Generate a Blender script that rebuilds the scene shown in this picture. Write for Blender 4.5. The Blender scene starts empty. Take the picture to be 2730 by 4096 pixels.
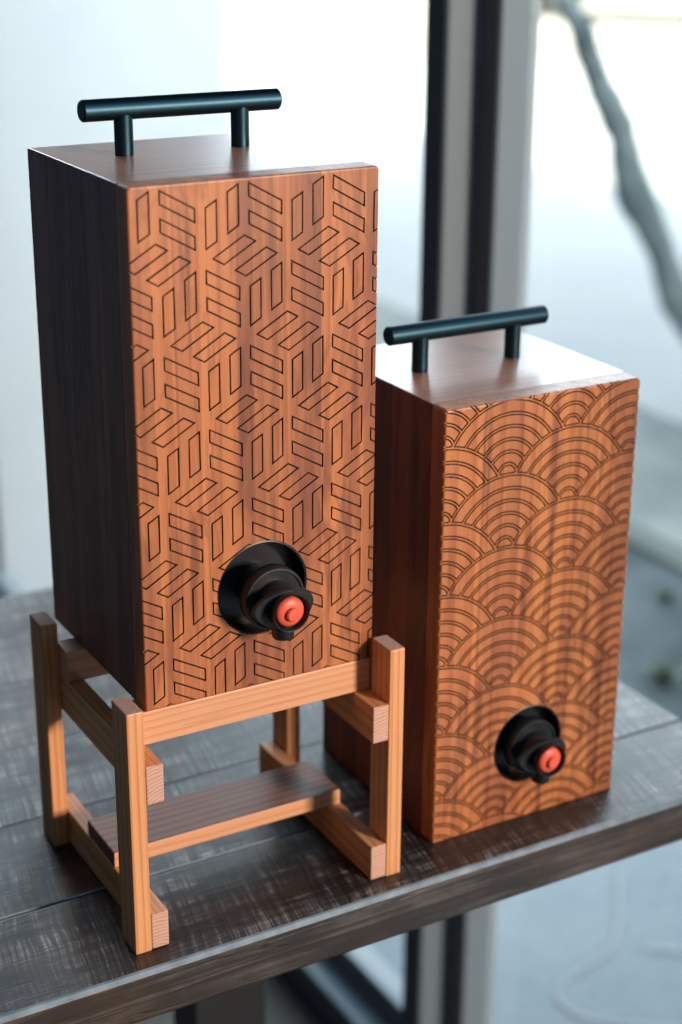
import bpy, bmesh, math, random
from mathutils import Vector, Matrix
random.seed(7)
U = 0.2                       # metres per layout unit (one unit = width of a dispenser box)
sc = bpy.context.scene

# ------------------------------------------------------------------ camera
cam_d = bpy.data.cameras.new('camera')
cam = bpy.data.objects.new('camera', cam_d)
sc.collection.objects.link(cam)
sc.camera = cam
cam_d.sensor_fit = 'VERTICAL'
cam_d.sensor_height = 36.0
cam_d.sensor_width = 24.0
cam_d.lens = 6751.2 / 4096 * 36.0
cam_d.clip_start = 0.05
cam_d.clip_end = 400
Rm = (Matrix.Rotation(-0.5197, 4, 'Z') @ Matrix.Rotation(1.206, 4, 'X') @ Matrix.Rotation(0.0077, 4, 'Z'))
cam.matrix_world = Matrix.Translation(Vector((-2.2117, -5.3484, 3.9707)) * U) @ Rm
cam_d.dof.use_dof = True
cam_d.dof.focus_distance = 6.42 * U
cam_d.dof.aperture_fstop = 3.2

# ------------------------------------------------------------------ world, lamps, exposure
W = bpy.data.worlds.new('World'); sc.world = W; W.use_nodes = True
W.node_tree.nodes['Background'].inputs[0].default_value = (0.40, 0.62, 0.92, 1)
W.node_tree.nodes['Background'].inputs[1].default_value = 0.135

def area(name, loc, target, sx, sy, power, col, spread=180):
    l = bpy.data.lights.new(name, 'AREA'); l.shape = 'RECTANGLE'
    l.size = sx * U; l.size_y = sy * U; l.energy = power; l.color = col
    l.spread = math.radians(spread)
    o = bpy.data.objects.new(name, l); sc.collection.objects.link(o)
    o.location = Vector(loc) * U
    o.rotation_euler = (Vector(target) - Vector(loc)).to_track_quat('-Z', 'Y').to_euler()
    return o
# warm low daylight through a window in front of the boxes, off to the right
area('front_window_light', (9.6, -20.0, 6.6), (0.9, 0, 0.9), 2.8, 3.6, 265, (1.0, 0.82, 0.69))
# cool upper panes of that window
area('upper_pane_light', (8.5, -11.7, 15), (0.8, 0.3, 1.2), 10, 5, 24, (0.30, 0.66, 1.0))
# open sky beyond the shop front: overhead, towards the horizon, and over the far ground
area('sky_light', (30, 10, 34), (11, 16, -5), 40, 40, 270, (0.74, 0.89, 1.0))
area('wall_wash_light', (13, 3, 15), (5.7, 14.3, 1), 9, 9, 52, (0.78, 0.91, 1.0), 75)  # lamp added outside only to brighten the white wall
area('horizon_sky_light', (42, 62, 26), (4, 4, 0), 90, 27, 3500, (0.78, 0.90, 1.0))
area('far_sky_light', (95, 75, 60), (92, 80, -5), 120, 120, 8200, (1.0, 0.97, 0.88), 95)

sc.view_settings.view_transform = 'Standard'
sc.view_settings.look = 'None'
sc.view_settings.exposure = 0.0
sc.view_settings.gamma = 1.0
sc.view_settings.use_curve_mapping = False
sc.render.engine = 'CYCLES'
sc.cycles.use_denoising = True
sc.cycles.max_bounces = 8
sc.cycles.transparent_max_bounces = 12
sc.cycles.caustics_reflective = False
sc.cycles.caustics_refractive = False
sc.cycles.sample_clamp_indirect = 6

# ------------------------------------------------------------------ node helpers
class G:
    def __init__(s, name):
        s.m = bpy.data.materials.new(name); s.m.use_nodes = True
        s.t = s.m.node_tree; s.n = s.t.nodes; s.n.clear()
        s.out = s.n.new('ShaderNodeOutputMaterial')
    def new(s, ty, **k):
        x = s.n.new('ShaderNode' + ty)
        for a, b in k.items(): setattr(x, a, b)
        return x
    def put(s, sock, v):
        if isinstance(v, bpy.types.NodeSocket): s.t.links.new(v, sock)
        elif isinstance(v, (tuple, list)) and sock.type == 'RGBA' and len(v) == 3: sock.default_value = (*v, 1)
        else: sock.default_value = v
    def math(s, op, a, b=0.0, c=None, clamp=False):
        x = s.new('Math', operation=op); x.use_clamp = clamp
        s.put(x.inputs[0], a); s.put(x.inputs[1], b)
        if c is not None: s.put(x.inputs[2], c)
        return x.outputs[0]
    def vmath(s, op, a, b):
        x = s.new('VectorMath', operation=op); s.put(x.inputs[0], a); s.put(x.inputs[1], b); return x.outputs[0]
    def noise(s, vec, scale=5.0, detail=3.0, rough=.55, dist=0.0):
        x = s.new('TexNoise'); s.put(x.inputs['Vector'], vec)
        x.inputs['Scale'].default_value = scale; x.inputs['Detail'].default_value = detail
        x.inputs['Roughness'].default_value = rough; x.inputs['Distortion'].default_value = dist
        return x.outputs['Fac']
    def ramp(s, fac, stops, interp='LINEAR'):
        x = s.new('ValToRGB'); cr = x.color_ramp; cr.interpolation = interp
        while len(cr.elements) < len(stops): cr.elements.new(0.5)
        for e, (p, c) in zip(cr.elements, stops):
            e.position = p
            e.color = (c, c, c, 1) if isinstance(c, (int, float)) else (*c, 1)
        s.put(x.inputs[0], fac); return x.outputs[0]
    def mix(s, f, a, b, mode='MIX'):
        x = s.new('Mix', data_type='RGBA', blend_type=mode); x.clamp_factor = True
        s.put(x.inputs[0], f); s.put(x.inputs[6], a); s.put(x.inputs[7], b); return x.outputs[2]
    def coords(s, rand=0.0):
        v = s.new('TexCoord').outputs['Object']
        if rand:
            r = s.new('ObjectInfo').outputs['Random']
            c = s.new('CombineXYZ')
            s.put(c.inputs[0], s.math('MULTIPLY', r, rand)); s.put(c.inputs[1], s.math('MULTIPLY', r, -rand * 1.7)); s.put(c.inputs[2], s.math('MULTIPLY', r, rand * .63))
            v = s.vmath('ADD', v, c.outputs[0])
        return v
    def bsdf(s, col, rough=.5, bump=None, bs=.3, bd=.002, spec=.5, coat=0.0, coat_rough=.2, metallic=0.0):
        p = s.new('BsdfPrincipled')
        s.put(p.inputs['Base Color'], col); s.put(p.inputs['Roughness'], rough)
        p.inputs['Specular IOR Level'].default_value = spec
        p.inputs['Coat Weight'].default_value = coat; p.inputs['Coat Roughness'].default_value = coat_rough
        p.inputs['Metallic'].default_value = metallic
        if bump is not None:
            b = s.new('Bump'); b.inputs['Strength'].default_value = bs; b.inputs['Distance'].default_value = bd
            s.put(b.inputs['Height'], bump); s.t.links.new(b.outputs[0], p.inputs['Normal'])
        s.t.links.new(p.outputs[0], s.out.inputs[0]); return p

def wood(name, light, dark, axis, rings=90, off=(.07, .045), wob=.012, rand=3.0, stave=None, staves_axis=0,
         fibre=.5, band=.6, rough=.42, coat=.12, deep=(.08, .03, .02), knots=True, bs=.25, coat_rough=.22):
    """growth-ring wood: rings round a far pith line that runs along `axis` (object metres)"""
    g = G(name); v = g.coords(rand)
    sv = [1.0, 1.0, 1.0]; sv[axis] = .10
    vs = g.vmath('MULTIPLY', v, tuple(sv))
    n1 = g.noise(vs, 9, 2, .5); n2 = g.noise(vs, 38, 3, .6)
    base = g.new('TexCoord').outputs['Object']
    if rand:
        r = g.new('ObjectInfo').outputs['Random']
    sep = g.new('SeparateXYZ'); g.put(sep.inputs[0], base)
    ax = [sep.outputs[i] for i in range(3) if i != axis]
    a = g.math('ADD', ax[0], off[0]); b = g.math('ADD', ax[1], off[1])
    if rand:
        a = g.math('ADD', a, g.math('MULTIPLY', r, .11)); b = g.math('ADD', b, g.math('MULTIPLY', r, -.19))
    tone = None
    if stave:
        x = g.math('DIVIDE', sep.outputs[staves_axis], U)
        tone = g.ramp(x, stave, 'CONSTANT')
        a = g.math('ADD', a, g.math('MULTIPLY', tone, .31)); b = g.math('ADD', b, g.math('MULTIPLY', tone, .17))
    rad = g.math('SQRT', g.math('ADD', g.math('MULTIPLY', a, a), g.math('MULTIPLY', b, b)))
    rad = g.math('ADD', rad, g.math('MULTIPLY', g.math('SUBTRACT', n1, .5), wob * 2))
    rad = g.math('ADD', rad, g.math('MULTIPLY', g.math('SUBTRACT', n2, .5), wob * .35))
    fr = g.math('FRACT', g.math('MULTIPLY', rad, rings))
    late = g.ramp(fr, [(0, .0), (.5, .08), (.9, 1.0), (1, .0)])
    sf = [330.0, 330.0, 330.0]; sf[axis] = 7.0
    fib = g.noise(g.vmath('MULTIPLY', v, tuple(sf)), 1.0, 4, .65)
    sp = [24.0, 24.0, 24.0]; sp[axis] = 4.0
    pat = g.noise(g.vmath('MULTIPLY', v, tuple(sp)), 1.0, 4, .6)
    f = g.math('MULTIPLY', late, band)
    f = g.math('ADD', f, g.math('MULTIPLY', g.math('SUBTRACT', fib, .5), fibre * 1.6))
    f = g.math('ADD', f, g.math('MULTIPLY', g.math('SUBTRACT', pat, .42), .95), clamp=True)
    col = g.mix(f, light, dark)
    if stave:
        col = g.mix(g.math('MULTIPLY', tone, .95), col, g.mix(g.math('MULTIPLY', fib, 1.1, clamp=True), tuple(c * 1.35 for c in deep), tuple(c * .55 for c in deep)))
        sk = [75.0, 75.0, 75.0]; sk[axis] = 5.0
        streak = g.ramp(g.noise(g.vmath('MULTIPLY', v, tuple(sk)), 1.0, 4, .62), [(.53, 0.0), (.64, 1.0)])
        col = g.mix(g.math('MULTIPLY', streak, .62), col, tuple(c * .7 for c in deep))
    if stave:
        sg = [26.0, 26.0, 26.0]; sg[axis] = 6.0
        fig = g.ramp(g.noise(g.vmath('MULTIPLY', v, tuple(sg)), 1.0, 5, .6, 1.2), [(.53, 0.0), (.60, 1.0), (.66, .25), (.74, .8)])
        col = g.mix(g.math('MULTIPLY', fig, .5), col, tuple(c * 1.05 for c in deep))
        hl = g.ramp(g.noise(g.vmath('ADD', g.vmath('MULTIPLY', v, tuple(sg)), (7.0, 3.0, 5.0)), 1.0, 4, .6, .8), [(.55, 0.0), (.68, 1.0)])
        col = g.mix(g.math('MULTIPLY', hl, .35), col, tuple(min(1, c * 1.15) for c in light))
    pore = g.ramp(fib, [(.62, 0.0), (.72, 1.0)])
    col = g.mix(g.math('MULTIPLY', pore, .35), col, tuple(c * .5 for c in dark))
    if knots:
        vo = g.new('TexVoronoi'); vo.inputs['Scale'].default_value = 8.0
        sk = [1.0, 1.0, 1.0]; sk[axis] = .6
        g.put(vo.inputs['Vector'], g.vmath('MULTIPLY', v, tuple(sk)))
        k = g.ramp(vo.outputs['Distance'], [(.012, 1.0), (.03, 0.0)])
        col = g.mix(k, col, tuple(c * .25 for c in dark))
    rg = g.math('ADD', rough, g.math('MULTIPLY', g.math('SUBTRACT', fib, .5), .25))
    h = g.math('ADD', g.math('MULTIPLY', fib, .6), g.math('MULTIPLY', late, .4))
    g.bsdf(col, rg, h, bs, .0006, .5, coat, coat_rough)
    return g.m

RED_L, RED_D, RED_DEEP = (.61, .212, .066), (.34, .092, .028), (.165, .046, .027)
ST1 = [(0, .45), (.075, .16), (.16, .34), (.225, .10), (.33, .20), (.41, .74), (.475, .48), (.555, .28), (.625, .52), (.70, .76), (.755, .12), (.85, .24), (.945, .5)]
ST2 = [(0, .26), (.10, .14), (.19, .34), (.315, .46), (.39, .26), (.49, .08), (.60, .0), (.655, .18), (.74, .05), (.85, .32), (.93, .46)]
STS = [(0, .55), (.16, .3), (.3, .8), (.46, .5), (.55, .7), (.7, .35), (.84, .6)]
M = {}
M['front1'] = wood('redwood_front_geometric', RED_L, RED_D, 2, 60, (.06, .03), .012, 0, ST1, 0, deep=RED_DEEP)
M['front2'] = wood('redwood_front_wave', (.62, .222, .070), RED_D, 2, 70, (-.02, .06), .010, 0, ST2, 0, deep=RED_DEEP)
M['side'] = wood('redwood_side_shaded', (.33, .118, .058), (.16, .052, .03), 2, 60, (.05, .02), .012, 2, STS, 1, deep=(.09, .028, .02))  # same redwood as the fronts, darkened to paint in the side shade
M['top'] = wood('redwood_top', (.54, .22, .12), (.30, .10, .06), 0, 100, (.03, .09), .010, 2, None, deep=RED_DEEP, rough=.36, coat=.85, coat_rough=.30)
FIR_L, FIR_D = (.76, .365, .155), (.50, .170, .050)
M['fir_z'] = wood('fir_upright_grain', FIR_L, FIR_D, 2, 190, (.09, .02), .010, 4, knots=False, coat=.05, rough=.5, band=.7, fibre=.25)
M['fir_x'] = wood('fir_crosswise_grain', (.72, .36, .185), (.52, .205, .085), 0, 300, (.05, .08), .010, 4, knots=False, coat=.05, rough=.5, fibre=.3)
M['fir_y'] = wood('fir_lengthwise_grain', FIR_L, FIR_D, 1, 190, (.06, .05), .010, 4, knots=False, coat=.05, rough=.5, band=.65, fibre=.25)
M['plank'] = wood('shaded_plank', (.26, .11, .062), (.085, .033, .021), 0, 130, (.02, .09), .016, 4, knots=False, coat=.1, rough=.5, band=.9)  # darkened colour paints in the shade on top of the shelf board

def endgrain(name):
    g = G(name); v = g.coords(0)
    sep = g.new('SeparateXYZ'); g.put(sep.inputs[0], v)
    rr = g.new('ObjectInfo').outputs['Random']
    a = g.math('SUBTRACT', sep.outputs[0], g.math('ADD', g.math('MULTIPLY', rr, .03), -.008)); b = g.math('ADD', g.math('ADD', sep.outputs[2], sep.outputs[1]), .012)
    rad = g.math('SQRT', g.math('ADD', g.math('MULTIPLY', a, a), g.math('MULTIPLY', b, b)))
    rad = g.math('ADD', rad, g.math('MULTIPLY', g.noise(v, 60, 3), .006))
    late = g.ramp(g.math('FRACT', g.math('MULTIPLY', rad, 330)), [(0, 0.), (.5, .2), (.85, 1.), (1, 0.)])
    n = g.noise(v, 260, 3)
    f = g.math('ADD', g.math('MULTIPLY', late, .75), g.math('MULTIPLY', g.math('SUBTRACT', n, .3), .5), clamp=True)
    g.bsdf(g.mix(f, (.68, .43, .33), (.42, .20, .125)), .7, n, .3, .0006, .3)
    return g.m
M['end'] = endgrain('fir_end_grain')

def burnt():
    g = G('burnt_engraving'); v = g.coords()
    n = g.noise(v, 160, 3)
    g.bsdf(g.ramp(n, [(.3, (.008, .005, .005)), (.75, (.03, .014, .011))]), .38, n, .2, .0004, .55)
    return g.m
M['burnt'] = burnt()

def plain(name, col, rough, spec=.5, coat=0.0, nscale=90, var=.25, bs=.06, metallic=0.0):
    g = G(name); v = g.coords()
    n = g.noise(v, nscale, 4)
    c = g.mix(n, tuple(x * (1 - var) for x in col), tuple(min(1, x * (1 + var)) for x in col))
    g.bsdf(c, g.math('ADD', rough, g.math('MULTIPLY', g.math('SUBTRACT', n, .5), .12)), n, bs, .0005, spec, coat, .2, metallic)
    return g.m
M['handle'] = plain('matt_black_metal', (.024, .055, .074), .42, .5, 0, 900, .1, .03, 1.0)
M['blackp'] = plain('black_plastic', (.006, .009, .011), .42, .5, 0, 500, .2, .03)
M['redp'] = plain('red_plastic', (.80, .115, .065), .42, .5, 0, 300, .06, .03)

def tablewood(name, gain, warmth, tint):
    g = G(name); v = g.coords(5)
    # boards run along x: long grain everywhere, saw marks across the top face only, worn patches
    nz = g.new('SeparateXYZ'); g.put(nz.inputs[0], g.new('NewGeometry').outputs['True Normal'])
    top = g.ramp(nz.outputs[2], [(.6, 0.0), (.9, 1.0)])
    lg = g.noise(g.vmath('MULTIPLY', v, (3, 150, 150)), 1, 5, .7)
    lg2 = g.noise(g.vmath('MULTIPLY', v, (7, 300, 300)), 1, 4, .6)
    tilt = g.new('Mapping'); tilt.inputs['Rotation'].default_value = (0, 0, .2); g.put(tilt.inputs['Vector'], v)
    tv = g.vmath('ADD', tilt.outputs[0], g.vmath('MULTIPLY', (.012, .012, 0), g.noise(v, 12, 2)))
    saw = g.noise(g.vmath('MULTIPLY', tv, (170, 3, 3)), 1, 6, .72)
    saw2 = g.noise(g.vmath('MULTIPLY', tv, (420, 9, 9)), 1, 5, .7)
    patch = g.noise(g.vmath('MULTIPLY', v, (6, 15, 15)), 1, 5, .62)
    wear = g.noise(g.vmath('MULTIPLY', v, (16, 50, 50)), 1, 6, .72)
    crk = g.ramp(g.noise(g.vmath('MULTIPLY', v, (2.2, 46, 46)), 1, 4, .55), [(.488, 0.0), (.5, 1.0), (.512, 0.0)])
    sm = g.ramp(g.math('ADD', g.math('MULTIPLY', saw, .5), g.math('MULTIPLY', saw2, .5)), [(.45, 0.0), (.57, 1.0)])
    scr = g.ramp(g.noise(g.vmath('MULTIPLY', v, (9, 420, 420)), 1, 4, .7), [(.56, 0.0), (.66, 1.0)])
    ftop = g.math('ADD', g.math('MULTIPLY', g.math('MULTIPLY', sm, g.ramp(wear, [(.38, .15), (.6, 1.0)])), .62), g.math('ADD', g.math('MULTIPLY', lg, .38), g.math('MULTIPLY', scr, .22)))
    fside = g.math('ADD', g.math('MULTIPLY', lg, .62), g.math('MULTIPLY', g.math('SUBTRACT', lg2, .3), .5))
    mx = g.new('Mix', data_type='FLOAT'); g.put(mx.inputs[0], top); g.put(mx.inputs[2], fside); g.put(mx.inputs[3], ftop)
    f = g.math('MULTIPLY', mx.outputs[0], g.ramp(patch, [(.32, .4), (.66, 1.2)]), clamp=True)
    gain *= 1.2
    k = [tuple(c * gain * t for c, t in zip(q, tint)) for q in ((.007, .006, .0055), (.022, .018, .0155), (.085, .075, .068), (.30, .28, .26))]
    col = g.ramp(f, [(.12, k[0]), (.32, k[1]), (.52, k[2]), (.82, k[3])])
    warm = g.ramp(g.noise(g.vmath('MULTIPLY', v, (3, 8, 8)), 1, 3, .5), [(.48, 0.0), (.68, 1.0)])
    col = g.mix(g.math('MULTIPLY', warm, warmth), col, (.075 * gain, .036 * gain, .019 * gain))
    col = g.mix(g.math('MULTIPLY', crk, .85), col, (.004, .004, .004))
    rg = g.ramp(g.math('ADD', g.math('MULTIPLY', f, .7), g.math('MULTIPLY', wear, .3)), [(.15, .50), (.6, .32)])
    h = g.math('ADD', f, g.math('MULTIPLY', g.math('SUBTRACT', 1.0, crk), .4))
    g.bsdf(col, rg, h, .5, .0010, .45, .22, .22)
    return g.m
M['table'] = [tablewood('weathered_board_brown', 1.0, .5, (1.0, 1, 1)), tablewood('weathered_board_grey', 1.15, .15, (.86, 1.0, 1.08)),
              tablewood('weathered_board_worn', 1.5, .6, (1.12, 1, .92))]
M['worn_sheen'] = edge_sheen = plain('worn_edge_sky_sheen', (.20, .245, .275), .36, .6, .3, 45, .75, .4)  # worn edge; its pale blue paints in the sky's sheen
M['steel'] = plain('black_steel_leg', (.016, .018, .02), .42, .5, 0, 200, .2)
M['frame'] = plain('grey_anodised_aluminium', (.36, .43, .47), .42, .5, 0, 150, .06, .03)
M['blocker'] = plain('dark_sky_blocker', (.05, .05, .052), .6)  # for the unseen panel that blocks sky light above the window
M['shade_strip'] = plain('dark_shade_strip', (.11, .11, .112), .6)  # dark facing that paints shade onto the inner frame faces

def glass():
    g = G('window_glass')
    lw = g.new('LayerWeight'); lw.inputs[0].default_value = .5
    fac = g.math('ADD', g.math('MULTIPLY', g.math('POWER', lw.outputs['Facing'], 5.0), .9), .05)
    tr = g.new('BsdfTransparent'); tr.inputs[0].default_value = (.955, .975, .972, 1)
    gl = g.new('BsdfGlossy'); gl.inputs['Roughness'].default_value = .02
    ms = g.new('MixShader'); g.t.links.new(fac, ms.inputs[0])
    g.t.links.new(tr.outputs[0], ms.inputs[1]); g.t.links.new(gl.outputs[0], ms.inputs[2])
    g.t.links.new(ms.outputs[0], g.out.inputs[0]); return g.m
M['glass'] = glass()

def ground(name, a, b, scale, rough=.85, fine=60, joint=None):
    g = G(name); v = g.coords()
    n = g.math('ADD', g.math('MULTIPLY', g.noise(v, scale, 4, .6), .7), g.math('MULTIPLY', g.noise(v, fine, 3), .3))
    g.bsdf(g.ramp(n, [(.32, a), (.68, b)]), rough, n, .3, .004, .3); return g.m
M['concrete'] = ground('pale_concrete', (.20, .27, .32), (.38, .44, .48), 1.6)
M['road'] = ground('light_asphalt', (.37, .40, .42), (.48, .50, .51), .5)
M['sunlit'] = ground('pale_sunlit_ground', (.72, .71, .64), (.80, .79, .72), .35)  # paler ground colour stands in for the sunlight falling there
M['soil'] = ground('dark_gravel', (.02, .035, .042), (.12, .155, .165), 3.0, fine=35)
M['kerb'] = ground('cream_kerb_stone', (.09, .115, .115), (.22, .24, .22), 1.2)
M['verge'] = ground('dusty_verge', (.10, .14, .15), (.36, .38, .36), 2.2)
M['floor'] = ground('dark_shop_floor', (.05, .045, .043), (.09, .08, .075), 3.0, .5)
M['render'] = ground('white_render', (.72, .76, .78), (.80, .83, .84), 3.0, .9, 40)
M['paint'] = plain('white_road_paint', (.38, .43, .46), .7)
def bark():
    g = G('tree_bark'); v = g.coords()
    n = g.noise(g.vmath('MULTIPLY', v, (6, 6, 5)), 1, 5, .65)
    g.bsdf(g.ramp(n, [(.36, (.15, .21, .225)), (.66, (.42, .50, .51))]), .9, n, .6, .01, .2); return g.m
M['bark'] = bark()
M['leaf'] = plain('green_leaf', (.07, .11, .075), .5, .4, 0, 20, .4)
M['car'] = plain('dark_blue_car_paint', (.03, .035, .07), .25, .5, .6, 5, .1)
M['tyre'] = plain('tyre_rubber', (.02, .022, .028), .8)
M['rim'] = plain('alloy_rim', (.35, .36, .38), .3, .6)
M['carglass'] = plain('tinted_car_glass', (.02, .025, .03), .08, .6)
M['lamp'] = plain('red_lamp_lens', (.35, .02, .02), .2, .5)

# ------------------------------------------------------------------ mesh helpers (all in layout units)
def link(o, parent=None):
    sc.collection.objects.link(o)
    if parent is not None: o.parent = parent
    return o
def obj(name, bm, mats, parent=None, smooth=False, loc=None):
    bmesh.ops.recalc_face_normals(bm, faces=bm.faces)
    me = bpy.data.meshes.new(name)
    bmesh.ops.scale(bm, vec=(U, U, U), verts=bm.verts)
    bm.to_mesh(me); bm.free()
    for m in (mats if isinstance(mats, (list, tuple)) else [mats]): me.materials.append(m)
    if smooth:
        for p in me.polygons: p.use_smooth = True
        try: me.set_sharp_from_angle(angle=math.radians(38))
        except Exception: pass
    o = link(bpy.data.objects.new(name, me), parent)
    if loc is not None: o.location = Vector(loc) * U
    return o
def empty(name, loc, label, cat, group=None):
    o = link(bpy.data.objects.new(name, None)); o.location = Vector(loc) * U; o.empty_display_size = .05
    return tag(o, label, cat, group)
def tag(o, label, cat, group=None):
    o['label'] = label; o['category'] = cat
    if group: o['group'] = group
    return o
def box(bm, a, b, bev=0.0, seg=2):
    x0, y0, z0 = a; x1, y1, z1 = b
    r = bmesh.ops.create_cube(bm, size=1.0)
    vs = r['verts']
    for v in vs:
        v.co = Vector((x0 if v.co.x < 0 else x1, y0 if v.co.y < 0 else y1, z0 if v.co.z < 0 else z1))
    if bev:
        es = set(e for v in vs for e in v.link_edges)
        bmesh.ops.bevel(bm, geom=list(es), offset=bev, segments=seg, affect='EDGES', profile=.5)
    return vs
def bx(name, a, b, mat, parent=None, bev=.006, seg=2, end=None, end_axis=None):
    """bevelled block whose mesh origin is its own corner, so the wood grain differs from piece to piece"""
    bm = bmesh.new()
    loc = Vector(a)
    box(bm, (0, 0, 0), tuple(Vector(b) - loc), bev, seg)
    mats = [mat]
    if end is not None:
        mats.append(end)
        bm.normal_update()
        for f in bm.faces:
            if abs(f.normal[end_axis]) > .9: f.material_index = 1
    return obj(name, bm, mats, parent, loc=loc)
def lathe(bm, prof, c=(0, 0, 0), n=48, axis='y'):
    rings = []
    for r, h in prof:
        ring = []
        if r < 1e-6:
            p = (0, h, 0) if axis == 'y' else ((0, 0, h) if axis == 'z' else (h, 0, 0))
            ring = [bm.verts.new(Vector(c) + Vector(p))]
        else:
            for i in range(n):
                t = 2 * math.pi * i / n; a, b = r * math.cos(t), r * math.sin(t)
                p = (a, h, b) if axis == 'y' else ((a, b, h) if axis == 'z' else (h, a, b))
                ring.append(bm.verts.new(Vector(c) + Vector(p)))
        rings.append(ring)
    for A, B in zip(rings, rings[1:]):
        if len(A) == 1 and len(B) == 1: continue
        for i in range(n):
            j = (i + 1) % n
            if len(A) == 1: bm.faces.new((A[0], B[i], B[j]))
            elif len(B) == 1: bm.faces.new((A[i], A[j], B[0]))
            else: bm.faces.new((A[i], A[j], B[j], B[i]))
def tube(bm, pts, rads, n=14):
    rings = []
    for k, (p, r) in enumerate(zip(pts, rads)):
        p = Vector(p)
        d = (Vector(pts[min(k + 1, len(pts) - 1)]) - Vector(pts[max(k - 1, 0)])).normalized()
        s = d.cross(Vector((0, 1, .13))).normalized(); t = d.cross(s)
        rings.append([bm.verts.new(p + (s * math.cos(2 * math.pi * i / n) + t * math.sin(2 * math.pi * i / n)) * r) for i in range(n)])
    for A, B in zip(rings, rings[1:]):
        for i in range(n): bm.faces.new((A[i], A[(i + 1) % n], B[(i + 1) % n], B[i]))
    bm.faces.new(rings[0][::-1]); bm.faces.new(rings[-1])

# ------------------------------------------------------------------ setting
FZ = -5.0                                          # floor level under the table top (z = 0)
def sheet(name, x0, y0, x1, y1, z, mat, depth=.3):
    bm = bmesh.new(); box(bm, (x0, y0, z - depth), (x1, y1, z))
    o = obj(name, bm, mat); o['kind'] = 'structure'; return o
sheet('floor', -14, -24, 3.46, 26, FZ, M['floor'])
pave = sheet('pavement', 3.48, -16, 8.8, 14.25, FZ - .02, M['concrete'])
sheet('gravel_bed', 8.81, -16, 12.5, 40, FZ - .06, M['soil'])
sheet('kerb', 12.51, -16, 13.0, 70, FZ + .0, M['kerb'], .5)
sheet('verge', 13.01, -30, 16.8, 120, FZ - .02, M['verge'])
sheet('road', 16.81, -30, 30.4, 130, FZ - .02, M['road'])
sheet('sunlit_ground', 30.41, -60, 260, 400, FZ + .01, M['sunlit'])  # sunlit stretch of ground, its brightness put into the paler colour

def ribbon(name, pts, w, z, mat, parent):
    bm = bmesh.new(); P = [Vector((x, y, 0)) for x, y in pts]
    # smooth the polyline
    for _ in range(3):
        Q = [P[0]]
        for a, b in zip(P, P[1:]): Q += [a * .75 + b * .25, a * .25 + b * .75]
        P = Q + [P[-1]]
    L = []
    for i, p in enumerate(P):
        d = (P[min(i + 1, len(P) - 1)] - P[max(i - 1, 0)]).normalized(); s = Vector((-d.y, d.x, 0)) * w * .5
        L.append((bm.verts.new((p + s).to_tuple()[:2] + (z,)), bm.verts.new((p - s).to_tuple()[:2] + (z,))))
    for a, b in zip(L, L[1:]): bm.faces.new((a[0], a[1], b[1], b[0]))
    return obj(name, bm, mat, parent)
ribbon('painted_line', [(7.05, 5.4), (6.81, 5.1), (6.61, 4.85), (6.2, 4.4), (5.88, 4.35), (5.5, 4.24), (5.32, 4.08), (5.35, 3.81), (5.7, 3.48), (6.3, 3.1)], .045, FZ + .002, M['paint'], pave)
ribbon('painted_line', [(6.45, 4.29), (6.9, 3.99)], .06, FZ + .002, M['paint'], pave)

# white wing of the building beyond the glass
wall = bx('rendered_wall', (3.98, 14.3, FZ - .02), (7.35, 16.2, 7.4), M['render'], bev=.03)
tag(wall, 'tall white rendered wall standing out of focus outside the window', 'wall')

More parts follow.
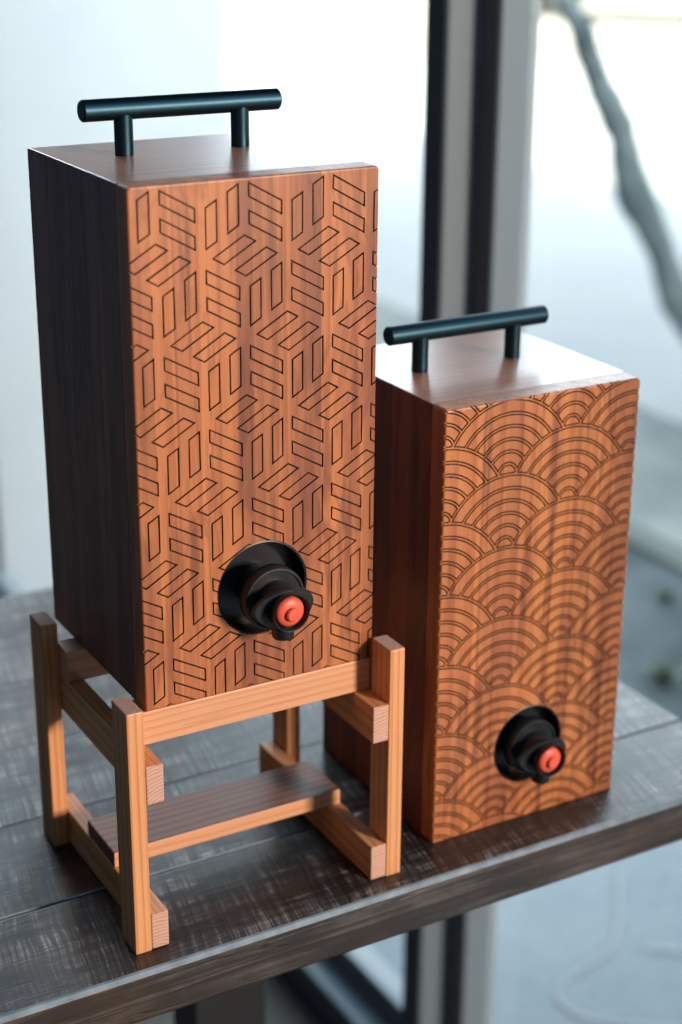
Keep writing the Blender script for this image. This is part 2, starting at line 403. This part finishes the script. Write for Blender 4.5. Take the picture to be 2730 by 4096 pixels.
# leaning tree outside
def tree():
    t = empty('leaning_tree', (17.9, 16, FZ - .02), 'slim grey-green tree trunk leaning over the pale road outside', 'tree')
    pts = [(17.9, -5.1), (17.3, -3.8), (16.6, -2.81), (15.87, -1.77), (15.33, -.80), (15.09, -.03), (14.77, .74), (14.25, 1.48), (13.75, 2.13), (13.2, 3.2), (12.7, 4.6), (12.4, 6.4)]
    rad = [.32, .27, .275, .235, .305, .225, .235, .17, .18, .155, .13, .07]
    bm = bmesh.new()
    P = [(x - 17.9, .12 * math.sin(i * 1.3), z - (FZ - .02)) for i, (x, z) in enumerate(pts)]
    Pf, rf = [], []
    for i in range(len(P) - 1):
        for k in range(4):
            t_ = k / 4; Pf.append(tuple(P[i][j] * (1 - t_) + P[i + 1][j] * t_ + .035 * math.sin(2.9 * (i + t_) + j * 2) for j in range(3)))
            rf.append((rad[i] * (1 - t_) + rad[i + 1] * t_) * (1 + .07 * math.sin(3.7 * (i + t_) + .5)))
    Pf.append(P[-1]); rf.append(rad[-1])
    tube(bm, Pf, rf, 16)
    rnd = random.Random(3)
    for v in bm.verts: v.co += Vector((rnd.uniform(-1, 1), rnd.uniform(-1, 1), rnd.uniform(-1, 1))) * .03
    tr = obj('trunk', bm, M['bark'], t, True)
    tips = []
    for (i, dx, dy, dz, l) in [(9, .9, .4, 1, 2.2), (9, -.8, -.5, 1.1, 2.4), (10, .6, -.8, 1, 2.0), (10, -.9, .6, .9, 2.1), (11, .3, .2, 1, 1.8), (11, -.5, -.3, 1, 1.6)]:
        bm = bmesh.new(); a = Vector(P[i]); d = Vector((dx, dy, dz)).normalized()
        b = a + d * l * .5 + Vector((0, 0, .1)); c = a + d * l
        tube(bm, [a, b, c], [.08, .055, .02], 8); obj('limb', bm, M['bark'], tr, True)
        tips += [b, c]
    bm = bmesh.new()
    for k in range(1500):
        p = rnd.choice(tips) + Vector((rnd.gauss(0, .7), rnd.gauss(0, .7), rnd.gauss(.35, .55)))
        if p.z < 8.6: continue
        u = Vector((rnd.gauss(0, 1), rnd.gauss(0, 1), rnd.gauss(0, 1))).normalized()
        w = u.orthogonal().normalized(); l = rnd.uniform(.1, .2)
        bm.faces.new([bm.verts.new(p - u * l), bm.verts.new(p + w * l * .4), bm.verts.new(p + u * l), bm.verts.new(p - w * l * .4)])
    obj('crown', bm, M['leaf'], t)
tree()

# low plants in the gravel bed
def plant(loc, h, n, seed, label):
    rnd = random.Random(seed); bm = bmesh.new()
    for k in range(n):
        a = rnd.uniform(0, 6.28); tilt = rnd.uniform(.2, 1.0); L = h * rnd.uniform(.6, 1.1); w = .05 * rnd.uniform(.8, 1.5)
        d = Vector((math.cos(a) * tilt, math.sin(a) * tilt, 1)).normalized(); s = Vector((-math.sin(a), math.cos(a), 0))
        b0 = Vector((math.cos(a), math.sin(a), 0)) * .04; m = b0 + d * L * .55; e = b0 + d * L + Vector((math.cos(a), math.sin(a), -1)) * L * .18
        q = [bm.verts.new(b0 - s * w * .3), bm.verts.new(m - s * w), bm.verts.new(e), bm.verts.new(m + s * w), bm.verts.new(b0 + s * w * .3)]
        bm.faces.new(q)
    return tag(obj('low_plant', bm, M['leaf'], None, loc=loc), label, 'plant', 'low plants in the gravel bed')
plant((10.1, 8.4, FZ - .06), .26, 34, 20, 'larger tufted green plant in the dark gravel bed outside')
plant((11.7, 10.3, FZ - .06), .18, 20, 23, 'smallest tufted green plant in the dark gravel bed outside')
# parked car across the sunlit ground (only its wheels reach into the picture)
def car():
    t = empty('parked_car', (71, 84, FZ + .01), 'dark blue car parked far across the pale sunlit ground', 'car')
    t.rotation_euler.z = math.radians(-58)
    prof = [(-10.5, 1.5), (-10.3, 3.2), (-6.2, 3.9), (-3.6, 6.6), (4.6, 6.9), (8.4, 4.4), (10.4, 4.1), (10.8, 1.6)]
    bm = bmesh.new()
    for sgn in (-1, 1):
        pass
    A = [bm.verts.new((x, -4.2, z)) for x, z in prof]; B = [bm.verts.new((x, 4.2, z)) for x, z in prof]
    for v in A + B:
        if v.co.z > 5: v.co.y *= .8
    bm.faces.new(A[::-1]); bm.faces.new(B)
    for i in range(len(A)): bm.faces.new((A[i], A[(i + 1) % len(A)], B[(i + 1) % len(B)], B[i]))
    bmesh.ops.bevel(bm, geom=list(bm.edges), offset=.3, segments=3, affect='EDGES')
    obj('body', bm, M['car'], t, True)
    for (x0, x1) in ((-2.6, .6), (1.0, 4.2)):
        for sgn in (-1, 1):
            bm = bmesh.new()
            z0, z1 = 4.5, 6.3
            y0, y1 = 4.0, 3.62
            q = [(x0 - .9 if x0 < 0 else x0, y0, z0), (x1, y0, z0), (x1, y1, z1), (x0, y1, z1)]
            top = [bm.verts.new((x, sgn * y, z)) for x, y, z in q]; bot = [bm.verts.new((x, sgn * (y - .3), z)) for x, y, z in q]
            bm.faces.new(top); bm.faces.new(bot[::-1])
            for i in range(4): bm.faces.new((top[i], top[(i + 1) % 4], bot[(i + 1) % 4], bot[i]))
            obj('side_window', bm, M['carglass'], t)
    for x in (-6.6, 6.7):
        for sgn in (-1, 1):
            bm = bmesh.new(); y = sgn * 3.75
            lathe(bm, [(0, -.5), (1.3, -.5), (1.6, -.4), (1.62, .4), (1.3, .5), (0, .5)], (x, y, 1.62), 28)
            w = obj('wheel', bm, M['tyre'], t, True)
            bm = bmesh.new(); lathe(bm, [(0, sgn * .52), (.95, sgn * .54), (1.0, sgn * .46)], (x, y, 1.62), 20); obj('rim', bm, M['rim'], w, True)
    for sgn in (-1, 1):
        bm = bmesh.new(); box(bm, (-10.62, sgn * 3.0 - .6, 2.5), (-10.3, sgn * 3.0 + .6, 3.1), .08); obj('tail_light', bm, M['lamp'], t)
car()

# shop-front frame and glass (plane x = 3.47 ... 3.98, running away from the camera)
win = empty('shop_window', (3.7, 3.4, FZ), 'tall grey metal framed shop window beside the end of the table', 'window')
def wpart(name, a, b, mat, bev=.01):
    L = Vector((3.7, 3.4, FZ)); o = bx(name, Vector(a) - L, Vector(b) - L, mat, win, bev); return o
ZT = 4.747
wpart('mullion', (3.471, 3.344, FZ), (3.86, 3.6, ZT), M['frame'])
wpart('jamb', (3.704, 3.129, FZ), (3.982, 3.341, ZT), M['frame'])
wpart('shade_strip', (3.462, 3.362, FZ + .01), (3.4705, 3.582, ZT - .01), M['shade_strip'], .002)  # dark strip over an inner frame face that is only in shade
wpart('shade_strip', (3.695, 3.147, FZ + .01), (3.7035, 3.323, ZT - .01), M['shade_strip'], .002)
wpart('sill_rail', (3.471, 3.603, FZ), (3.7, 13.9, -4.69), M['frame'])
wpart('bottom_rail', (3.703, 3.603, FZ), (3.9, 13.9, -4.43), M['frame'])
wpart('shade_strip', (3.462, 3.62, FZ + .02), (3.4705, 13.88, -4.72), M['shade_strip'], .002)
wpart('shade_strip', (3.694, 3.62, -4.685), (3.7025, 13.88, -4.46), M['shade_strip'], .002)
wpart('glass_pane', (3.79, 3.603, -4.427), (3.81, 13.9, ZT), M['glass'], 0)
wpart('glass_pane', (3.90, -5.0, FZ + .3), (3.92, 3.126, ZT), M['glass'], 0)
wpart('sky_blocker', (3.50, -1.2, 4.75), (3.95, 13.9, 15.5), M['blocker'])  # unseen, added to keep sky light and reflections off the table
wpart('bottom_rail', (3.8, -5.0, FZ), (3.98, 3.126, FZ + .297), M['frame'])

# ------------------------------------------------------------------ table
tb = empty('wooden_table', (0, 0, FZ), 'long table of weathered grey brown saw-marked boards', 'table')
ys = [-.275, .338, 1.0, 1.66, 2.32, 2.9, 3.415]
kinds = [0, 1, 1, 2, 0, 2]
for i, (a, b) in enumerate(zip(ys, ys[1:])):
    o = bx('board', (-3.2, a + (.0015 if i else 0), -.23 - FZ), (3.01, b - .0015, -FZ - random.uniform(0, .0015) * (i > 0)), M['table'][kinds[i]], tb, .022 if i == 0 else .006, 3)
    o.data.materials.append(M['worn_sheen'])
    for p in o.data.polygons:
        if p.normal.z > .25 and p.normal.y < -.25 and abs(p.normal.x) < .2: p.material_index = 1  # front bevels take the painted sheen
for (x, y) in ((.80, 1.42), (-2.7, 1.42)):
    bx('leg', (x, y, 0), (x + .42, y + .3, 4.77), M['steel'], tb, .01)
    bx('foot', (x - .1, y - 1.1, 0), (x + .52, y - .003, .12), M['steel'], tb, .01)

# ------------------------------------------------------------------ engraved dispensers
BW, BD, TH = 1.0, .9735, .1
def prism(bm, poly, y0, y1):
    A = [bm.verts.new((x, y0, z)) for x, z in poly]; B = [bm.verts.new((x, y1, z)) for x, z in poly]
    bm.faces.new(A); bm.faces.new(B[::-1])
    for i in range(len(A)): bm.faces.new((A[i], B[i], B[(i + 1) % len(A)], A[(i + 1) % len(A)]))
jit = random.Random(5)
def ringcut(bm, outer, inner, y0, y1):
    n = len(outer)
    k = .0006 if n < 10 else .00025
    outer = [(x + jit.uniform(-k, k), z + jit.uniform(-k, k)) for x, z in outer]; inner = [(x + jit.uniform(-k, k), z + jit.uniform(-k, k)) for x, z in inner]
    vo0 = [bm.verts.new((x, y0, z)) for x, z in outer]; vi0 = [bm.verts.new((x, y0, z)) for x, z in inner]
    vo1 = [bm.verts.new((x, y1, z)) for x, z in outer]; vi1 = [bm.verts.new((x, y1, z)) for x, z in inner]
    for i in range(n):
        j = (i + 1) % n
        bm.faces.new((vo0[i], vo0[j], vi0[j], vi0[i])); bm.faces.new((vo1[i], vi1[i], vi1[j], vo1[j]))
        bm.faces.new((vo0[i], vo1[i], vo1[j], vo0[j])); bm.faces.new((vi0[i], vi0[j], vi1[j], vi1[i]))
def inset(poly, w):
    n = len(poly); area2 = sum(poly[i][0] * poly[(i + 1) % n][1] - poly[(i + 1) % n][0] * poly[i][1] for i in range(n))
    sg = 1 if area2 > 0 else -1; out = []
    for i in range(n):
        p0, p1, p2 = Vector(poly[i - 1]), Vector(poly[i]), Vector(poly[(i + 1) % n])
        d1 = (p1 - p0).normalized(); d2 = (p2 - p1).normalized()
        n1 = Vector((-d1.y, d1.x)) * sg; n2 = Vector((-d2.y, d2.x)) * sg
        m = (n1 + n2); m = m / max(.35, m.dot(n1)) if m.length > 1e-6 else n1
        out.append(tuple(p1 + m * w))
    return out
def geometric(bm, H, gw, dep):
    a, bz = .3433, -.2965
    V = [(0, 0), (.043, .025), (.043, -.121), (0, -.146)]
    S = [(0, 0), (.131, -.0735), (.131, -.1215), (0, -.048)]
    Uu = [(0, 0), (.125, .0725), (.168, .047), (.043, -.025)]
    items = [(S, 0, 0), (S, 0, -.098), (V, .173, -.075), (V, .259, -.026), (Uu, .199, -.257), (Uu, .286, -.308)]
    for j in range(0, 8):
        for i in range(-5, 5):
            for sh, ox, oz in items:
                x0 = .1195 + i * a + j * a * .5 + ox; z0 = 1.976 + j * bz + oz
                P = [(x0 + x, z0 + z) for x, z in sh]
                if max(p[0] for p in P) < .004 or min(p[0] for p in P) > .996 or max(p[1] for p in P) < .004: continue
                ringcut(bm, inset(P, -gw / 2), inset(P, gw / 2), -.02, dep)
def waves(bm, H, gw, dep):
    R, rows = .3225, [.3225, .262, .208, .153, .100, .047, 0.0]
    gap = .0032
    def theta(r, ex):                              # half-angle from the x axis where a circle of radius r leaves the covering scales
        best = 0.0
        for cx, cz in ((R, -R / 2), (0, -R)):
            dd = math.hypot(cx, cz); rr = R + ex; c = (dd * dd + r * r - rr * rr) / (2 * dd * max(r, 1e-6))
            if c <= -1: return None
            if c >= 1: continue
            ph = math.atan2(cz, cx); al = math.acos(c)
            best = max(best, ph + al) if ph + al < math.pi / 2 + 1.5 else best
        return best
    def band(cx, cz, r0, r1, ex, N):
        K = 6; pts = []
        if r0 < .03: r0 = None
        t1 = theta(r1, ex)
        if t1 is None or t1 > math.pi / 2 - .03: return None
        for k in range(N + 1):
            t = t1 + (math.pi - 2 * t1) * k / N; pts.append((r1 * math.cos(t), r1 * math.sin(t)))
        if r0 is None:
            # lower edge follows the top of the scale below
            xl = pts[-1][0]; rr = R + ex
            for k in range(1, N):
                x = xl + (-2 * xl) * k / N; pts.append((x, -R + math.sqrt(rr * rr - x * x)))
        else:
            t0 = theta(r0, ex)
            if t0 is None: return None
            for k in range(1, K):
                r = r1 + (r0 - r1) * k / K; t = math.pi - theta(r, ex); pts.append((r * math.cos(t), r * math.sin(t)))
            for k in range(N + 1):
                t = math.pi - t0 - (math.pi - 2 * t0) * k / N; pts.append((r0 * math.cos(t), r0 * math.sin(t)))
            for k in range(1, K):
                r = r0 + (r1 - r0) * k / K; t = theta(r, ex); pts.append((r * math.cos(t), r * math.sin(t)))
        return [(cx + x, cz + z) for x, z in pts]
    for j in range(-3, 14):
        for i in range(-2, 4):
            cx = .3165 + .3225 * 2 * i + (.3225 if j % 2 else 0); cz = 1.655 + R - .5 * R * j
            if cx + R < 0 or cx - R > 1 or cz + R < 0 or cz - .05 > H: continue
            for r1, r0 in zip(rows, rows[1:]):
                N = max(10, int(60 * r1 / R)); o = band(cx, cz, r0 + gap, r1 - gap, gap, N); q = band(cx, cz, r0 + gap + gw, r1 - gap - gw, gap + gw, N)
                if not o or not q or len(o) != len(q): continue
                if max(p[0] for p in o) < .003 or min(p[0] for p in o) > .997 or max(p[1] for p in o) < .003 or min(p[1] for p in o) > H - .003: continue
                ringcut(bm, o, q, -.02, dep)

def boolean(base, cutter):
    md = base.modifiers.new('cut', 'BOOLEAN'); md.operation = 'DIFFERENCE'; md.object = cutter
    try: md.solver = 'MANIFOLD'
    except Exception: md.solver = 'EXACT'
    dg = bpy.context.evaluated_depsgraph_get(); dg.update()
    me = bpy.data.meshes.new_from_object(base.evaluated_get(dg))
    base.modifiers.clear(); base.data = me
    cm = cutter.data; bpy.data.objects.remove(cutter); bpy.data.meshes.remove(cm)

def dispenser(loc, rz, H, pattern, front_mat, hole, hr, tap_c, post_y, post_x, label, gw, tap_in=0.0):
    t = empty('drink_dispenser', loc, label, 'dispenser'); t.rotation_euler.z = rz
    # front panel, engraved; the tap hole cut right through
    bm = bmesh.new(); box(bm, (0, 0, 0), (BW, TH, H))
    bmesh.ops.bevel(bm, geom=[e for e in bm.edges if all(v.co.z > H - .01 for v in e.verts) and abs(e.verts[0].co.x - e.verts[1].co.x) < .01], offset=.018, segments=4, affect='EDGES', profile=.5)
    bmesh.ops.bevel(bm, geom=[e for e in bm.edges if all(v.co.y < .01 for v in e.verts)], offset=.008, segments=3, affect='EDGES', profile=.5)
    fp = obj('front_panel', bm, front_mat, None)
    bm = bmesh.new(); pattern(bm, H, gw, .011)
    cut = obj('cutter', bm, M['burnt'])
    boolean(fp, cut)
    bm = bmesh.new(); lathe(bm, [(0, -.05), (hr, -.05), (hr, TH + .05), (0, TH + .05)], (hole[0], 0, hole[1]), 72)
    cut = obj('cutter', bm, M['burnt'])
    boolean(fp, cut)
    me = fp.data; me.materials.clear(); me.materials.append(front_mat)
    fp.name = 'front_panel'; me.name = 'front_panel'
    fp.parent = t
    # the burnt groove walls become a sub-part of their own
    src = bmesh.new(); src.from_mesh(me)
    eng = bmesh.new(); keep = []
    vm = {}
    for f in src.faces:
        c = f.calc_center_median() / U
        rr = math.hypot(c.x - hole[0], c.z - hole[1])
        dmin = min(v.co.y for v in f.verts) / U; dmax = max(v.co.y for v in f.verts) / U
        inside = .008 < c.x < BW - .008 and .008 < c.z < H - .008
        if dmax < .0125 and c.y > .0022 and inside and not (abs(rr - hr) < .004):
            vs = []
            for v in f.verts:
                if v.index not in vm: vm[v.index] = eng.verts.new(v.co / U)
                vs.append(vm[v.index])
            try: eng.faces.new(vs)
            except ValueError: pass
            keep.append(f)
    bmesh.ops.delete(src, geom=keep, context='FACES')
    src.to_mesh(me); src.free()
    for p in me.polygons: p.use_smooth = False
    eo = obj('engraving', eng, M['burnt'], fp); eo['kind'] = 'stuff'
    # carcass
    def mitred(name, poly, y0, y1, mat):
        b = bmesh.new(); o_ = Vector((poly[0][0], y0, poly[0][1]))
        prism(b, [(x - o_.x, z - o_.z) for x, z in poly], 0, y1 - y0)
        bmesh.ops.bevel(b, geom=list(b.edges), offset=.005, segments=2, affect='EDGES', profile=.5)
        return obj(name, b, mat, t, loc=o_)
    e, w_ = .0006, .075
    mitred('top_panel', [(e, H), (BW - e, H), (BW - w_ - e, H - w_), (w_ + e, H - w_)], TH + .001, BD, M['top'])
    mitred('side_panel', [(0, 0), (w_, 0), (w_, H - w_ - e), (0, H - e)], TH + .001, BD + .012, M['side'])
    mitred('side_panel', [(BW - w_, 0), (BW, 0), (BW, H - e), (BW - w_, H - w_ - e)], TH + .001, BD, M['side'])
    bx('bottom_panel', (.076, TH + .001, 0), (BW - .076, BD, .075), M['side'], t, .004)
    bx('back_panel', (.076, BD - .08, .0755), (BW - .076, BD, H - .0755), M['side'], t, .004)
    # bar handle on two posts
    bm = bmesh.new(); L0, L1 = post_x - .168, post_x + .487 + .168
    e = .006
    lathe(bm, [(0, L0), (.041 - e, L0), (.041, L0 + e), (.041, L1 - e), (.041 - e, L1), (0, L1)], (0, 0, 0), 40, 'x')
    h = obj('handle', bm, M['handle'], t, True, (0, post_y, H + .172))
    for px in (post_x, post_x + .487):
        bm = bmesh.new(); lathe(bm, [(0, -.172), (.036, -.172), (.036, -.02), (0, -.02)], (px, 0, 0), 32, 'z')
        obj('handle_post', bm, M['handle'], h, True)
    # tap
    bm = bmesh.new(); lathe(bm, [(0, .105), (hr - .002, .105), (hr - .002, .004), (hr - .007, .002), (hr - .010, .008), (hr - .012, .085), (0, .088)], (0, 0, 0), 64)
    tap = obj('tap', bm, M['blackp'], t, True, (tap_c[0], 0, tap_c[1]))
    tap.location = Vector((hole[0], 0, hole[1])) * U
    ox, oz = tap_c[0] - hole[0], tap_c[1] - hole[1]
    def tp(name, prof, mat, c=(0, 0), n=48, par=tap):
        b = bmesh.new(); lathe(b, prof, (ox + c[0], 0, oz + c[1]), n); return obj(name, b, mat, par, True)
    tp('collar', [(.085, .087), (.085, -.035), (.122, -.04), (.128, -.045), (.128, -.088), (.124, -.094), (.117, -.095), (.113, -.088), (0, -.088)], M['blackp'])
    tp('valve_body', [(.082, -.087), (.080, -.14), (.072, -.16), (.058, -.165), (.055, -.19)], M['blackp'], (.002, -.006))
    # winged lever plate
    b = bmesh.new(); A = []; n = 56
    for yy, k in ((-.176, .96), (-.180, 1.0), (-.192, 1.0), (-.196, .96)):
        ring = []
        for i in range(n):
            a = 2 * math.pi * i / n; c, s_ = math.cos(a), math.sin(a)
            x = .130 * math.copysign(abs(c) ** .85, c); z = .080 * math.copysign(abs(s_) ** 1.25, s_)
            curl = -.028 * (abs(x) / .124) ** 2
            tw = 0.0
            ring.append(b.verts.new((ox + (x * math.cos(tw) + z * math.sin(tw)) * k, yy - curl, oz + (-x * math.sin(tw) + z * math.cos(tw)) * k - .004)))
        A.append(ring)
    for P, Q in zip(A, A[1:]):
        for i in range(n): b.faces.new((P[i], P[(i + 1) % n], Q[(i + 1) % n], Q[i]))
    b.faces.new(A[0]); b.faces.new(A[-1])
    obj('lever_wings', b, M['blackp'], tap, True)
    tp('button_cup', [(.072, -.19), (.077, -.228), (.075, -.233), (.071, -.230), (.065, -.20), (0, -.198)], M['blackp'], (.0, -.006))
    bt = tp('button', [(.0585, -.197), (.060, -.208), (.057, -.218), (.048, -.225), (.030, -.229), (0, -.230)], M['redp'], (.0, -.006))
    b = bmesh.new(); lathe(b, [(.027, -.227), (.0265, -.242), (.022, -.247), (0, -.249)], (ox, 0, oz - .009), 32); obj('button_tip', b, M['redp'], bt, True)
    b = bmesh.new(); lathe(b, [(0, -.02), (.056, -.02), (.058, -.082), (.053, -.09), (.043, -.093), (.043, -.126), (.039, -.133), (.033, -.133), (.032, -.11), (0, -.11)], (ox, -.155, oz), 40, 'z')
    obj('spout', b, M['blackp'], tap, True)
    for ch in tap.children: ch.location.y += tap_in * U
    return t

H1 = 1.996
Z1 = .9544
d1 = dispenser((0, 0, Z1), 0, H1, geometric, M['front1'], (.5025, .413), .194, (.508, .400), .645, .264,
               'tall redwood drink dispenser engraved with angular bars, raised on a wooden stand', .0062)
d2 = dispenser((1.3003, -.0391, 0), .003, 1.9746, waves, M['front2'], (.496, .366), .186, (.498, .367), .527, .214,
               'redwood drink dispenser engraved with overlapping wave scales, standing directly on the table', .0060, .055)
d2.scale = (.9774, 1, 1)

# ------------------------------------------------------------------ stand
st = empty('wooden_stand', (0, 0, 0), 'pale fir wood stand carrying the dispenser with angular bars', 'stand')
XL, XR, YL, LW, LD, ZTOP = -.1472, 1.0595, -.1589, .0695, .1457, 1.050
YB = .731
for x in (XL, XR - LW):
    for y in (YL, YB):
        bx('leg', (x, y, 0), (x + LW, y + LD, ZTOP), M['fir_z'], st, .005, 2, M['end'], 2)
for x in (XL + LW + .0012, XR - LW - .0012 - .0725):
    bx('side_rail', (x, YL + .002, .004), (x + .0725, YB + LD - .004, .160), M['fir_y'], st, .005, 2, M['end'], 1)
    bx('side_rail', (x, YL + .001, .649), (x + .0725, YB + LD - .004, .8125), M['fir_y'], st, .005, 2, M['end'], 1)
x0, x1 = XL + LW + .0014, XR - LW - .0014
bx('cross_rail', (x0, .002, .813), (x1, .125, Z1 - .0005), M['fir_x'], st, .004)
bx('cross_rail', (x0, .64, .813), (x1, .765, Z1 - .0005), M['fir_x'], st, .004)
bx('shelf_board', (x0 + .004, .222, .1605), (x1 - .006, .515, .230), M['plank'], st, .004, 2, M['fir_x'], 1)  # top carries painted shade, front edge keeps the lighter lit tone
